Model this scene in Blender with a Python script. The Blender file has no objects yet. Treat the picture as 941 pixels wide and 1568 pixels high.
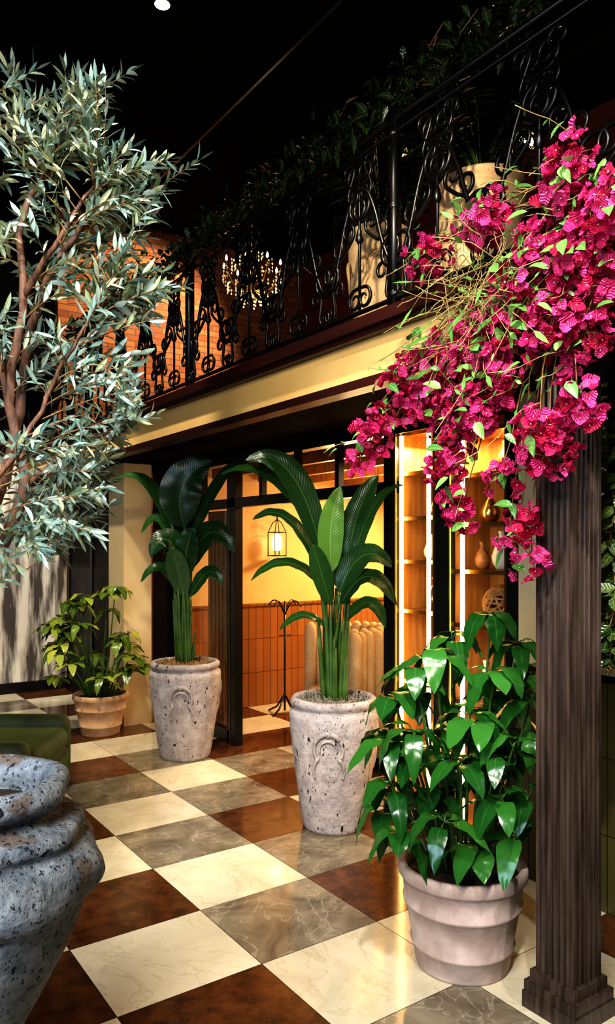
import bpy, math, random
from mathutils import Vector as Vec, Matrix
random.seed(7)
rnd=random.random
def U(a,b): return a+(b-a)*rnd()
# ---------- survey frame: l = metres to the right, d = metres ahead of the tripod, z = height
RX,RY=.8211,-.5707; FX,FY=.5707,.8211
def V(l,d,z): return Vec((FX*d+RX*l, FY*d+RY*l, z))
RV=Vec((RX,RY,0)); FV=Vec((FX,FY,0)); ZV=Vec((0,0,1))
# ---------------------------------------------------------------- materials
MATS={}
def newmat(name):
    m=bpy.data.materials.new(name); m.use_nodes=True; MATS[name]=m
    nt=m.node_tree; b=nt.nodes["Principled BSDF"]; return m,nt,b
def N(nt,t,**k):
    n=nt.nodes.new(t)
    for a,v in k.items():
        if a in n.inputs: n.inputs[a].default_value=v
        else: setattr(n,a,v)
    return n
def ramp(nt,stops,fac):
    r=nt.nodes.new("ShaderNodeValToRGB"); e=r.color_ramp.elements
    while len(e)<len(stops): e.new(.5)
    for i,(p,c) in enumerate(stops): e[i].position=p; e[i].color=(*c,1) if len(c)==3 else c
    nt.links.new(fac,r.inputs[0]); return r
def pmat(name,c1,c2=None,scale=6,rough=.5,metal=0,bump=.0,detail=6,stretch=(1,1,1),lo=.35,hi=.65,coat=0,spec=.5,bscale=None):
    m,nt,b=newmat(name); c2=c2 or c1
    tc=N(nt,"ShaderNodeTexCoord"); mp=N(nt,"ShaderNodeMapping"); mp.inputs["Scale"].default_value=stretch
    nt.links.new(tc.outputs["Object"],mp.inputs[0])
    no=N(nt,"ShaderNodeTexNoise",Scale=scale,Detail=detail); nt.links.new(mp.outputs[0],no.inputs["Vector"])
    r=ramp(nt,[(lo,c1),(hi,c2)],no.outputs["Fac"]); nt.links.new(r.outputs[0],b.inputs["Base Color"])
    b.inputs["Roughness"].default_value=rough; b.inputs["Metallic"].default_value=metal
    b.inputs["Coat Weight"].default_value=coat; b.inputs["Specular IOR Level"].default_value=spec
    if bump:
        n2=N(nt,"ShaderNodeTexNoise",Scale=bscale or scale*4,Detail=4); nt.links.new(mp.outputs[0],n2.inputs["Vector"])
        bp=N(nt,"ShaderNodeBump",Strength=bump,Distance=.01); nt.links.new(n2.outputs["Fac"],bp.inputs["Height"]); nt.links.new(bp.outputs[0],b.inputs["Normal"])
    return m
def emat(name,c,s):
    m,nt,b=newmat(name); b.inputs["Base Color"].default_value=(*c,1); b.inputs["Emission Color"].default_value=(*c,1); b.inputs["Emission Strength"].default_value=s; return m
def marble(name,base,dark,vein,sc=2.2,rough=.09,vw=.02,vf=.55,dist=1.2):
    m,nt,b=newmat(name); tc=N(nt,"ShaderNodeTexCoord")
    at=N(nt,"ShaderNodeAttribute",attribute_name="rnd")
    ad=N(nt,"ShaderNodeVectorMath",operation="ADD"); cm=N(nt,"ShaderNodeCombineXYZ")
    mu=N(nt,"ShaderNodeMath",operation="MULTIPLY"); mu.inputs[1].default_value=37.
    nt.links.new(at.outputs["Fac"],mu.inputs[0]); nt.links.new(mu.outputs[0],cm.inputs[0]); nt.links.new(mu.outputs[0],cm.inputs[2])
    nt.links.new(tc.outputs["Object"],ad.inputs[0]); nt.links.new(cm.outputs[0],ad.inputs[1])
    n1=N(nt,"ShaderNodeTexNoise",Scale=sc,Detail=10,Roughness=.65,Distortion=dist); nt.links.new(ad.outputs[0],n1.inputs["Vector"])
    r1=ramp(nt,[(.32,dark),(.62,base)],n1.outputs["Fac"])
    n2=N(nt,"ShaderNodeTexNoise",Scale=min(sc,3)*.9,Detail=5,Distortion=2.5); nt.links.new(ad.outputs[0],n2.inputs["Vector"])
    r2=ramp(nt,[(.5-vw,(0,0,0)),(.5,(1,1,1)),(.5+vw,(0,0,0))],n2.outputs["Fac"])
    f=N(nt,"ShaderNodeMath",operation="MULTIPLY"); f.inputs[1].default_value=vf; nt.links.new(r2.outputs[0],f.inputs[0])
    mx=N(nt,"ShaderNodeMixRGB"); nt.links.new(f.outputs[0],mx.inputs[0]); nt.links.new(r1.outputs[0],mx.inputs[1]); mx.inputs[2].default_value=(*vein,1)
    hs=N(nt,"ShaderNodeHueSaturation"); mr=N(nt,"ShaderNodeMapRange"); mr.inputs["To Min"].default_value=.8; mr.inputs["To Max"].default_value=1.12
    nt.links.new(at.outputs["Fac"],mr.inputs[0]); nt.links.new(mr.outputs[0],hs.inputs["Value"]); nt.links.new(mx.outputs[0],hs.inputs["Color"])
    nt.links.new(hs.outputs[0],b.inputs["Base Color"])
    r3=ramp(nt,[(.3,(rough*1.9,)*3),(.7,(rough,)*3)],n1.outputs["Fac"]); nt.links.new(r3.outputs[0],b.inputs["Roughness"])
    return m
marble("marble_cream",(.70,.63,.47),(.56,.49,.34),(.44,.34,.20),vf=.4)
marble("marble_grey",(.27,.225,.155),(.10,.08,.052),(.48,.42,.32),sc=3.2,vf=.4)
marble("marble_rust",(.125,.047,.016),(.042,.016,.007),(.19,.095,.035),sc=12,vw=.006,vf=.3,dist=.2)
pmat("grout",(.05,.035,.02),rough=.8)
def stone(name,c1,c2,pit,sc=1.,patch=None,pits=(.66,.69),psc=24,fine=(.66,.72),fa=.6,zs=.5,big=.0):
    m,nt,b=newmat(name); tc=N(nt,"ShaderNodeTexCoord"); mp=N(nt,"ShaderNodeMapping"); mp.inputs["Scale"].default_value=(1,1,zs)
    nt.links.new(tc.outputs["Object"],mp.inputs[0])
    n1=N(nt,"ShaderNodeTexNoise",Scale=11*sc,Detail=10,Roughness=.75); nt.links.new(tc.outputs["Object"],n1.inputs["Vector"])
    r1=ramp(nt,[(.35,c2),(.62,c1)],n1.outputs["Fac"])
    n2=N(nt,"ShaderNodeTexNoise",Scale=psc*sc,Detail=2,Roughness=.5); nt.links.new(mp.outputs[0],n2.inputs["Vector"])
    r2=ramp(nt,[(pits[0],(0,0,0)),(pits[1],(1,1,1))],n2.outputs["Fac"])
    n3=N(nt,"ShaderNodeTexNoise",Scale=85*sc,Detail=2); nt.links.new(mp.outputs[0],n3.inputs["Vector"])
    r3=ramp(nt,[(fine[0],(0,0,0)),(fine[1],(fa,fa,fa))],n3.outputs["Fac"])
    mxx=N(nt,"ShaderNodeMath",operation="MAXIMUM"); nt.links.new(r2.outputs[0],mxx.inputs[0]); nt.links.new(r3.outputs[0],mxx.inputs[1])
    src=r1.outputs[0]
    if patch:
        n4=N(nt,"ShaderNodeTexNoise",Scale=7*sc,Detail=5); nt.links.new(tc.outputs["Object"],n4.inputs["Vector"])
        r4=ramp(nt,[(.60,(0,0,0)),(.64,(1,1,1))],n4.outputs["Fac"]); mp4=N(nt,"ShaderNodeMixRGB"); nt.links.new(r4.outputs[0],mp4.inputs[0]); nt.links.new(src,mp4.inputs[1]); mp4.inputs[2].default_value=(*patch,1); src=mp4.outputs[0]
    mx=N(nt,"ShaderNodeMixRGB"); nt.links.new(mxx.outputs[0],mx.inputs[0]); nt.links.new(src,mx.inputs[1]); mx.inputs[2].default_value=(*pit,1)
    nt.links.new(mx.outputs[0],b.inputs["Base Color"]); b.inputs["Roughness"].default_value=.85; b.inputs["Specular IOR Level"].default_value=.2
    inv=N(nt,"ShaderNodeMath",operation="SUBTRACT"); inv.inputs[0].default_value=1; nt.links.new(mxx.outputs[0],inv.inputs[1])
    ad=N(nt,"ShaderNodeMath",operation="ADD"); nt.links.new(inv.outputs[0],ad.inputs[0]); nt.links.new(n1.outputs["Fac"],ad.inputs[1])
    bp=N(nt,"ShaderNodeBump",Strength=.9,Distance=.014); nt.links.new(ad.outputs[0],bp.inputs["Height"])
    if big:
        n5=N(nt,"ShaderNodeTexNoise",Scale=16,Detail=5,Roughness=.6); nt.links.new(tc.outputs["Object"],n5.inputs["Vector"])
        b2=N(nt,"ShaderNodeBump",Strength=big,Distance=.05); nt.links.new(n5.outputs["Fac"],b2.inputs["Height"]); nt.links.new(bp.outputs[0],b2.inputs["Normal"]); nt.links.new(b2.outputs[0],b.inputs["Normal"])
    else: nt.links.new(bp.outputs[0],b.inputs["Normal"])
stone("travertine",(.50,.445,.425),(.30,.26,.25),(.045,.032,.028),psc=30,pits=(.67,.70),big=.25)
stone("blue_lava_stone",(.31,.355,.41),(.095,.12,.155),(.028,.034,.05),sc=.9,patch=(.17,.145,.135),psc=26,pits=(.67,.705),fine=(.62,.68),fa=.8,zs=.8,big=.55)
stone("ivory_stone",(.70,.50,.29),(.50,.33,.17),(.2,.12,.06),sc=.6,fa=.3)
pmat("terracotta_pale",(.58,.46,.41),(.33,.24,.20),scale=7,rough=.85,bump=.25,lo=.3,hi=.7)
pmat("terracotta",(.60,.40,.25),(.42,.25,.14),scale=7,rough=.85,bump=.25)
pmat("cream_paint",(.74,.50,.20),(.68,.45,.17),scale=3,rough=.6,bump=.05)
pmat("yellow_plaster",(.68,.44,.17),(.60,.38,.14),scale=2,rough=.6,bump=.05)
pmat("cream_wall",(.62,.50,.30),(.56,.44,.25),scale=2,rough=.6)
pmat("dark_wood",(.010,.005,.004),(.005,.003,.0025),scale=5,rough=.6,stretch=(1,.1,1),spec=.2)
pmat("soffit_wood",(.012,.006,.004),(.006,.003,.0025),scale=5,rough=.95,stretch=(1,.1,1),spec=.02)
pmat("red_wood",(.05,.011,.008),(.02,.006,.005),scale=5,rough=.4,stretch=(1,.1,1))
pmat("slat_wood",(.26,.10,.035),(.13,.045,.015),scale=6,rough=.35,stretch=(6,6,.4))
pmat("gold_wood",(.50,.27,.09),(.34,.16,.045),scale=6,rough=.35,stretch=(6,6,.4))
pmat("column_wood",(.085,.058,.044),(.028,.018,.013),scale=9,rough=.28,stretch=(5,5,.35),bump=.1)
pmat("brass",(.75,.48,.16),rough=.25,metal=1)
pmat("black_metal",(.008,.008,.008),rough=.3)
pmat("wrought_iron",(.003,.0025,.0022),rough=.36,metal=.1)
pmat("ceiling_black",(.0015,.0015,.0015),(.0025,.0025,.0025),rough=.95,spec=.1)
pmat("brick",(.30,.09,.035),(.16,.045,.018),scale=3,rough=.8,bump=.3)
pmat("dark_wall",(.03,.022,.018),(.014,.010,.009),rough=.8)
pmat("oxblood_wall",(.13,.025,.015),(.07,.014,.010),scale=3,rough=.8)
pmat("lobby_wall",(.20,.18,.15),(.17,.15,.13),rough=.7)
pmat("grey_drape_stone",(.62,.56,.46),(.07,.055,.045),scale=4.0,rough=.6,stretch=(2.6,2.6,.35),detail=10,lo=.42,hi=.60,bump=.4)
pmat("velvet_green",(.022,.034,.006),(.010,.016,.003),scale=9,rough=.7,bump=.1); MATS["velvet_green"].node_tree.nodes["Principled BSDF"].inputs["Sheen Weight"].default_value=.25; MATS["velvet_green"].node_tree.nodes["Principled BSDF"].inputs["Sheen Tint"].default_value=(.4,.5,.1,1)
pmat("beige_fabric",(.60,.44,.24),(.52,.37,.2),scale=40,rough=.9,bump=.2)
pmat("straw",(.42,.28,.13),(.22,.13,.06),scale=30,rough=.9)
pmat("grey_moss",(.30,.27,.21),(.15,.13,.10),scale=30,rough=.9)
pmat("soil",(.05,.03,.02),(.02,.012,.01),scale=30,rough=1,bump=.5)
pmat("bark_red",(.20,.095,.055),(.07,.035,.022),scale=14,rough=.7,stretch=(3,3,.6),bump=.4)
pmat("twig",(.28,.17,.06),(.12,.06,.02),scale=14,rough=.7)
pmat("twig_pale",(.42,.32,.12),(.25,.17,.06),scale=14,rough=.7)
pmat("stem_green",(.06,.12,.02),(.03,.07,.012),scale=9,rough=.4)
pmat("wicker",(.42,.22,.07),(.22,.10,.03),scale=25,rough=.6)
pmat("ceramic_white",(.7,.66,.58),rough=.3)
emat("led",(1,.62,.22),16); emat("bulb",(1,.78,.45),30); emat("bulb_soft",(1,.86,.6),4); emat("spot_lens",(1,.93,.8),25)
def wains(name,c1,c2,axis):
    m,nt,b=newmat(name); tc=N(nt,"ShaderNodeTexCoord"); sp=N(nt,"ShaderNodeSeparateXYZ"); nt.links.new(tc.outputs["Object"],sp.inputs[0])
    cb=N(nt,"ShaderNodeCombineXYZ"); nt.links.new(sp.outputs["Z"],cb.inputs[0]); nt.links.new(sp.outputs[axis],cb.inputs[1])
    br=N(nt,"ShaderNodeTexBrick",Scale=1.); br.offset=0; br.inputs["Brick Width"].default_value=.36; br.inputs["Row Height"].default_value=.09; br.inputs["Mortar Size"].default_value=.003; br.inputs["Bias"].default_value=0
    br.inputs["Color1"].default_value=(*c1,1); br.inputs["Color2"].default_value=(*c2,1); br.inputs["Mortar"].default_value=(*[v*.25 for v in c2],1)
    nt.links.new(cb.outputs[0],br.inputs["Vector"]); nt.links.new(br.outputs["Color"],b.inputs["Base Color"]); b.inputs["Roughness"].default_value=.25
    bp=N(nt,"ShaderNodeBump",Strength=.4,Distance=.004,invert=True); nt.links.new(br.outputs["Fac"],bp.inputs["Height"]); nt.links.new(bp.outputs[0],b.inputs["Normal"])
wains("wainscot_orange",(.30,.12,.035),(.24,.09,.025),"X"); wains("wainscot_olive",(.10,.09,.03),(.08,.07,.022),"Y")
def leafmat(name,c1,c2,rough=.35,vein=.25,nv=26,trans=.15,mid=(.3,.42,.12),mw=.03,c3=None):
    m,nt,b=newmat(name); at=N(nt,"ShaderNodeAttribute",attribute_name="rnd"); uv=N(nt,"ShaderNodeUVMap",uv_map="UVMap"); sp=N(nt,"ShaderNodeSeparateXYZ"); nt.links.new(uv.outputs[0],sp.inputs[0])
    r=ramp(nt,[(0,c1),(1,c2)] if not c3 else [(0,c1),(.65,c3),(1,c2)],at.outputs["Fac"])
    a=N(nt,"ShaderNodeMath",operation="SUBTRACT"); a.inputs[1].default_value=.5; nt.links.new(sp.outputs[0],a.inputs[0])
    ab=N(nt,"ShaderNodeMath",operation="ABSOLUTE"); nt.links.new(a.outputs[0],ab.inputs[0])
    mu=N(nt,"ShaderNodeMath",operation="MULTIPLY_ADD"); mu.inputs[1].default_value=-.25; nt.links.new(ab.outputs[0],mu.inputs[0]); nt.links.new(sp.outputs[1],mu.inputs[2])
    m2=N(nt,"ShaderNodeMath",operation="MULTIPLY"); m2.inputs[1].default_value=nv*6.283; nt.links.new(mu.outputs[0],m2.inputs[0])
    si=N(nt,"ShaderNodeMath",operation="SINE"); nt.links.new(m2.outputs[0],si.inputs[0])
    bp=N(nt,"ShaderNodeBump",Strength=vein,Distance=.004); nt.links.new(si.outputs[0],bp.inputs["Height"]); nt.links.new(bp.outputs[0],b.inputs["Normal"])
    rm=ramp(nt,[(mw*.4,(1,1,1)),(mw,(0,0,0))],ab.outputs[0])
    mx=N(nt,"ShaderNodeMixRGB"); nt.links.new(rm.outputs[0],mx.inputs[0]); nt.links.new(r.outputs[0],mx.inputs[1]); mx.inputs[2].default_value=(*mid,1)
    nt.links.new(mx.outputs[0],b.inputs["Base Color"]); b.inputs["Roughness"].default_value=rough
    tr=N(nt,"ShaderNodeBsdfTranslucent"); nt.links.new(r.outputs[0],tr.inputs[0]); ms=N(nt,"ShaderNodeMixShader"); ms.inputs[0].default_value=trans
    nt.links.new(b.outputs[0],ms.inputs[1]); nt.links.new(tr.outputs[0],ms.inputs[2]); nt.links.new(ms.outputs[0],nt.nodes["Material Output"].inputs[0])
leafmat("leaf_banana",(.008,.035,.010),(.028,.085,.020),rough=.27,mid=(.07,.14,.035),vein=.12,nv=34)
leafmat("leaf_banana_bright",(.12,.26,.05),(.16,.34,.07),rough=.3,mid=(.25,.4,.12),vein=.15)
leafmat("leaf_schefflera",(.010,.065,.012),(.05,.19,.03),rough=.2,nv=4,vein=.08,mid=(.05,.18,.04),mw=.02)
leafmat("leaf_schefflera_yellow",(.05,.11,.015),(.42,.44,.07),rough=.28,nv=4,vein=.12,mid=(.3,.36,.08),c3=(.15,.22,.03))
leafmat("leaf_olive",(.04,.095,.075),(.50,.60,.55),rough=.33,nv=1,vein=0,mid=(.36,.46,.40),mw=.08,c3=(.24,.34,.29))
leafmat("leaf_olive_warmlit",(.06,.09,.035),(.50,.52,.34),rough=.36,nv=1,vein=0,mid=(.36,.40,.26),mw=.08,c3=(.26,.30,.17))  # olive leaf with the warm light of the crown top put into its colour
leafmat("leaf_boug",(.05,.16,.03),(.22,.44,.12),rough=.35,nv=5,vein=.1)
leafmat("leaf_dark",(.006,.016,.006),(.025,.05,.016),rough=.28,nv=4)
leafmat("leaf_vine",(.02,.05,.012),(.12,.18,.04),rough=.28,nv=4)
leafmat("bract",(.66,.016,.15),(.96,.12,.40),rough=.5,nv=5,vein=.7,trans=.3,mid=(.78,.03,.22))
leafmat("bract_red",(.36,.006,.04),(.70,.02,.13),rough=.5,nv=5,vein=.7,trans=.3,mid=(.45,.01,.06))
def glassm():
    m,nt,b=newmat("glass"); nt.nodes.remove(b); t=N(nt,"ShaderNodeBsdfTransparent"); g=N(nt,"ShaderNodeBsdfGlossy",Roughness=.02); f=N(nt,"ShaderNodeLayerWeight",Blend=.3)
    p=N(nt,"ShaderNodeMath",operation="POWER"); p.inputs[1].default_value=3; nt.links.new(f.outputs["Facing"],p.inputs[0]); q=N(nt,"ShaderNodeMath",operation="MULTIPLY_ADD"); q.inputs[1].default_value=.6; q.inputs[2].default_value=.05; nt.links.new(p.outputs[0],q.inputs[0])
    ms=N(nt,"ShaderNodeMixShader"); nt.links.new(q.outputs[0],ms.inputs[0]); nt.links.new(t.outputs[0],ms.inputs[1]); nt.links.new(g.outputs[0],ms.inputs[2]); nt.links.new(ms.outputs[0],nt.nodes["Material Output"].inputs[0])
glassm()
m,nt,b=newmat("crystal"); b.inputs["Base Color"].default_value=(1,.85,.6,1); b.inputs["Roughness"].default_value=.05; b.inputs["Metallic"].default_value=.6; b.inputs["Emission Color"].default_value=(1,.7,.35,1); b.inputs["Emission Strength"].default_value=.6  # emission paints the sparkle into the glass drops; they are not bulbs
def brickwall():
    m=MATS["brick"]; nt=m.node_tree; b=nt.nodes["Principled BSDF"]; tc=N(nt,"ShaderNodeTexCoord"); sp=N(nt,"ShaderNodeSeparateXYZ"); nt.links.new(tc.outputs["Object"],sp.inputs[0]); cb=N(nt,"ShaderNodeCombineXYZ"); nt.links.new(sp.outputs[0],cb.inputs[0]); nt.links.new(sp.outputs[2],cb.inputs[1])
    br=N(nt,"ShaderNodeTexBrick",Scale=1.); br.inputs["Brick Width"].default_value=.22; br.inputs["Row Height"].default_value=.07; br.inputs["Mortar Size"].default_value=.006
    br.inputs["Color1"].default_value=(.34,.13,.05,1); br.inputs["Color2"].default_value=(.18,.055,.022,1); br.inputs["Mortar"].default_value=(.10,.05,.025,1)
    nt.links.new(cb.outputs[0],br.inputs["Vector"]); nt.links.new(br.outputs["Color"],b.inputs["Base Color"])
brickwall()
# ---------------------------------------------------------------- mesh builder
class MB:
    def __init__(s): s.v=[];s.f=[];s.m=[];s.uv=[];s.r=[];s.names=[]
    def mi(s,n):
        if n not in s.names: s.names.append(n)
        return s.names.index(n)
    def add(s,vs,fs,mat,uv=None,r=0.5):
        o=len(s.v); k=s.mi(mat); s.v+= [tuple(p) for p in vs]; s.f+=[tuple(i+o for i in f) for f in fs]; s.m+=[k]*len(fs)
        s.uv+= uv if uv else [(.5,.5)]*len(vs); s.r+=[r]*len(vs)
    def box(s,a,b,mat,r=.5):
        x0,y0,z0=a;x1,y1,z1=b
        vs=[(x0,y0,z0),(x1,y0,z0),(x1,y1,z0),(x0,y1,z0),(x0,y0,z1),(x1,y0,z1),(x1,y1,z1),(x0,y1,z1)]
        s.add(vs,[(0,3,2,1),(4,5,6,7),(0,1,5,4),(1,2,6,5),(2,3,7,6),(3,0,4,7)],mat,r=r)
    def tube(s,pts,rad,mat,n=6,r=.5):
        pts=[Vec(p) for p in pts]; L=len(pts)
        if not hasattr(rad,'__len__'): rad=[rad]*L
        vs=[];fs=[]; up=None
        for i,p in enumerate(pts):
            t=(pts[min(i+1,L-1)]-pts[max(i-1,0)]); t=t.normalized() if t.length>1e-9 else Vec((0,0,1))
            if up is None:
                up=t.orthogonal().normalized()
            else:
                up=up-t*up.dot(t); up=up.normalized() if up.length>1e-6 else t.orthogonal().normalized()
            w=t.cross(up)
            for k in range(n):
                a=2*math.pi*k/n; vs.append(p+(up*math.cos(a)+w*math.sin(a))*rad[i])
        for i in range(L-1):
            for k in range(n):
                k2=(k+1)%n; fs.append((i*n+k,i*n+k2,(i+1)*n+k2,(i+1)*n+k))
        fs.append(tuple(range(n))[::-1]); fs.append(tuple((L-1)*n+k for k in range(n)))
        s.add(vs,fs,mat,r=r)
    def lathe(s,prof,c,mat,n=48,mod=None,r=.5):
        vs=[];fs=[]; c=Vec(c)
        for (rr,z) in prof:
            for k in range(n):
                a=2*math.pi*k/n; q=rr*(mod(a,z) if mod else 1); vs.append(c+Vec((q*math.cos(a),q*math.sin(a),z)))
        for i in range(len(prof)-1):
            for k in range(n):
                k2=(k+1)%n; fs.append((i*n+k,i*n+k2,(i+1)*n+k2,(i+1)*n+k))
        fs.append(tuple(range(n))[::-1])
        s.add(vs,fs,mat,r=r)
    def leafb(s,P0,P1,P2,W,mat,nrm=None,fold=.15,seg=8,shape=(.75,.9),wave=0,across=2,r=None,curl=0):
        P0,P1,P2=Vec(P0),Vec(P1),Vec(P2); r=rnd() if r is None else r
        nrm=Vec(nrm) if nrm is not None else ZV; vs=[];uv=[];ph=U(0,6)
        for i in range(seg+1):
            t=i/seg; p=P0*(1-t)**2+P1*(2*t*(1-t))+P2*t*t; tg=(P1-P0)*(1-t)+(P2-P1)*t
            tg=tg.normalized() if tg.length>1e-9 else ZV
            sd=tg.cross(nrm); sd=sd.normalized() if sd.length>1e-4 else tg.orthogonal().normalized(); nn=sd.cross(tg)
            w=W*.5*max(0.02,math.sin(math.pi*min(.999,max(.0,t))**shape[0])**shape[1])
            for k in range(-across,across+1):
                q=k/across; wv=wave*math.sin(i*1.7+ph+(1.3 if q>0 else 0))*abs(q)*W
                vs.append(p+sd*(w*q)+nn*(fold*w*abs(q)-curl*w*q*q+wv)); uv.append((.5+.5*q,t))
        m=2*across+1; fs=[]
        for i in range(seg):
            for k in range(m-1): a=i*m+k; fs.append((a,a+1,a+1+m,a+m))
        s.add(vs,fs,mat,uv,r)
    def build(s,name,parent=None,smooth=True,bevel=0):
        me=bpy.data.meshes.new(name); me.from_pydata(s.v,[],s.f); me.update()
        for n in s.names: me.materials.append(MATS[n])
        me.polygons.foreach_set("material_index",s.m)
        if smooth:
            me.polygons.foreach_set("use_smooth",[True]*len(s.f))
        ul=me.uv_layers.new(name="UVMap"); lv=[0]*len(me.loops); me.loops.foreach_get("vertex_index",lv)
        fl=[]
        for i in lv: fl+=s.uv[i]
        ul.data.foreach_set("uv",fl)
        a=me.attributes.new("rnd","FLOAT","POINT"); a.data.foreach_set("value",s.r)
        o=bpy.data.objects.new(name,me); bpy.context.collection.objects.link(o)
        if bevel:
            b=o.modifiers.new("b","BEVEL"); b.width=bevel; b.segments=2; b.limit_method='ANGLE'
        if parent: o.parent=parent
        return o
def empty(name,loc=(0,0,0)):
    e=bpy.data.objects.new(name,None); bpy.context.collection.objects.link(e); e.location=(0,0,0); e.empty_display_size=.1; return e
def boxobj(name,a,b,mat,parent=None,bevel=0):
    m=MB(); m.box(a,b,mat); return m.build(name,parent,smooth=False,bevel=bevel)
# ---------------------------------------------------------------- floor
TX,TY,X0,Y0=.61,.5517,2.207,5.383
tilemap={(0,-1):'g',(1,-1):'w',(2,-1):'g',(3,-1):'w',(4,-1):'g',(5,-1):'w',(6,-1):'g',(0,0):'w',(1,0):'g',(2,0):'r',(3,0):'g',(4,0):'r',(5,0):'w',(6,0):'w',
(-1,-1):'r',(-2,-1):'w',(-3,-1):'r',(1,-2):'r',(2,-2):'w',(3,-2):'r',(4,-2):'w',(5,-2):'r',(6,-2):'g',(0,-2):'w',(-1,0):'g',(-2,0):'w',(-3,0):'r',(0,1):'g',(1,1):'r',(2,1):'w',(3,1):'r',(4,1):'w',
(4,-3):'r',(5,-3):'w',(-1,-2):'w',(3,-3):'w',(-1,1):'r',(-2,1):'w'}
fl=MB()
fl.box((-3.2,-3.2,-.08),(7.1,9.3,-.0025),"grout")
for a in range(-8,16):
    for b_ in range(-9,9):
        x0=X0+b_*TX; y1=Y0-a*TY; y0=y1-TY; x1=x0+TX
        t=tilemap.get((a,b_)) or ('w' if (a+b_)%2==0 else ('r' if b_%2==0 or b_>0 else 'g'))
        mt={'w':"marble_cream",'g':"marble_grey",'r':"marble_rust"}[t]; g=.0015
        x0=max(x0,-3.15);x1=min(x1,7.05);y0=max(y0,-3.15);y1=min(y1,9.25)
        if x1-x0<.02 or y1-y0<.02: continue
        fl.add([(x0+g,y0+g,0),(x1-g,y0+g,0),(x1-g,y1-g,0),(x0+g,y1-g,0)],[(0,1,2,3)],mt,r=rnd())
fl.build("floor",smooth=False)
# ---------------------------------------------------------------- shell
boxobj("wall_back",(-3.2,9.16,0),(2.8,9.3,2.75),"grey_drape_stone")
boxobj("baseboard_back",(-3.1,9.12,0),(2.8,9.16,.12),"dark_wood")
boxobj("wall_back_upper",(-3.2,9.16,2.75),(7.1,9.3,5.4),"dark_wall")
boxobj("wall_left",(-3.3,-3.2,0),(-3.2,9.3,5.4),"lobby_wall")
boxobj("wall_rear",(-3.3,-3.3,0),(7.2,-3.2,5.4),"lobby_wall")
boxobj("wall_right",(7.1,-3.2,0),(7.2,9.3,5.4),"yellow_plaster")
boxobj("wall_mezzanine_back",(2.42,8.2,2.8),(7.1,8.3,5.4),"brick")
boxobj("wall_mezzanine_right",(5.6,-1,2.8),(5.7,8.2,5.4),"oxblood_wall")
c=MB(); c.box((-3.3,-3.3,5.4),(7.2,9.3,5.5),"ceiling_black")
for x in (-1,.4,1.8,3.2,4.6): c.box((x,-3,5.25),(x+.12,9.1,5.4),"ceiling_black")
c.build("ceiling",smooth=False)
t=MB(); t.box((1.0,1.5,5.18),(1.02,8.5,5.19),"black_metal"); t.box((2.9,1.5,5.18),(2.92,8.5,5.19),"black_metal"); t.build("trim_lighting_track",smooth=False)
boxobj("floor_mezzanine",(2.36,-1,2.53),(7.1,9.16,2.78),"dark_wood")
f=MB(); f.box((2.30,-1,2.51),(2.36,9.16,2.70),"cream_paint"); f.build("trim_fascia",smooth=False)
f=MB(); f.box((2.25,-1,2.70),(2.45,9.16,2.73),"red_wood"); f.box((2.22,-1,2.73),(2.45,9.16,2.785),"red_wood"); f.box((2.27,-1,2.465),(2.37,9.16,2.51),"red_wood"); f.build("trim_balcony_edge",smooth=False)
f=MB(); f.box((2.37,-1,2.50),(3.14,9.16,2.53),"soffit_wood"); f.build("ceiling_soffit",smooth=False)
boxobj("ceiling_interior",(3.22,1.5,2.50),(7.1,9.16,2.53),"cream_paint")
f=MB()
for k in range(6): f.box((3.6+.55*k,1.6,2.40),(3.66+.55*k,6.9,2.50),"slat_wood")
f.build("trim_interior_beams",smooth=False)
boxobj("wall_interior_back",(3.24,6.95,1.10),(7.1,7.05,2.50),"yellow_plaster")
boxobj("wall_interior_wainscot",(3.24,6.92,0),(7.1,7.05,1.07),"wainscot_orange")
boxobj("trim_wainscot_cap",(3.24,6.90,1.07),(7.1,7.05,1.10),"wainscot_orange")
boxobj("wall_interior_near",(3.24,1.4,0),(7.1,1.5,2.50),"yellow_plaster")
boxobj("wall_pilaster",(2.64,6.85,0),(2.92,7.25,2.5),"cream_wall")
boxobj("wall_far_bay",(2.8,7.25,0),(2.95,9.16,2.5),"cream_wall")
w=MB(); w.box((2.76,7.3,0),(2.80,7.4,2.4),"black_metal"); w.box((2.76,8.9,0),(2.80,9.0,2.4),"black_metal"); w.box((2.76,8.1,0),(2.80,8.16,2.4),"black_metal"); w.box((2.76,7.3,2.3),(2.80,9.0,2.4),"black_metal"); w.box((2.76,7.3,.0),(2.80,9.0,.35),"black_metal"); w.box((2.785,7.4,.35),(2.795,8.9,2.3),"dark_wall"); w.build("window_1",smooth=False)
# ---------------------------------------------------------------- facade (black steel frame glazing)
F=3.15
fr=MB(); mt="black_metal"
fr.box((2.92,6.88,0),(3.22,6.94,2.5),mt)
fr.box((F,6.74,0),(F+.07,6.94,2.5),mt)
fr.box((2.925,6.865,0),(2.945,6.88,2.42),"brass"); fr.box((F-.006,6.80,0),(F,6.815,2.4),"brass")
fr.box((F,5.62,0),(F+.08,5.76,2.5),mt); fr.box((F-.008,5.70,0),(F,5.706,2.04),"brass")  # thin strip added to paint the bright reflection on the black post
fr.box((F,3.58,0),(F+.08,3.68,2.5),mt)
fr.box((F,3.58,2.04),(F+.07,6.94,2.12),mt); fr.box((F-.01,3.58,2.42),(F+.09,6.94,2.5),mt)
fr.box((F,5.7,.0),(F+.06,6.8,.12),mt)
for y in (6.23,5.2,4.69,4.18): fr.box((F,y-.022,2.1),(F+.05,y+.022,2.45),mt)
fr.build("door_frame",smooth=False,bevel=.004)
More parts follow.
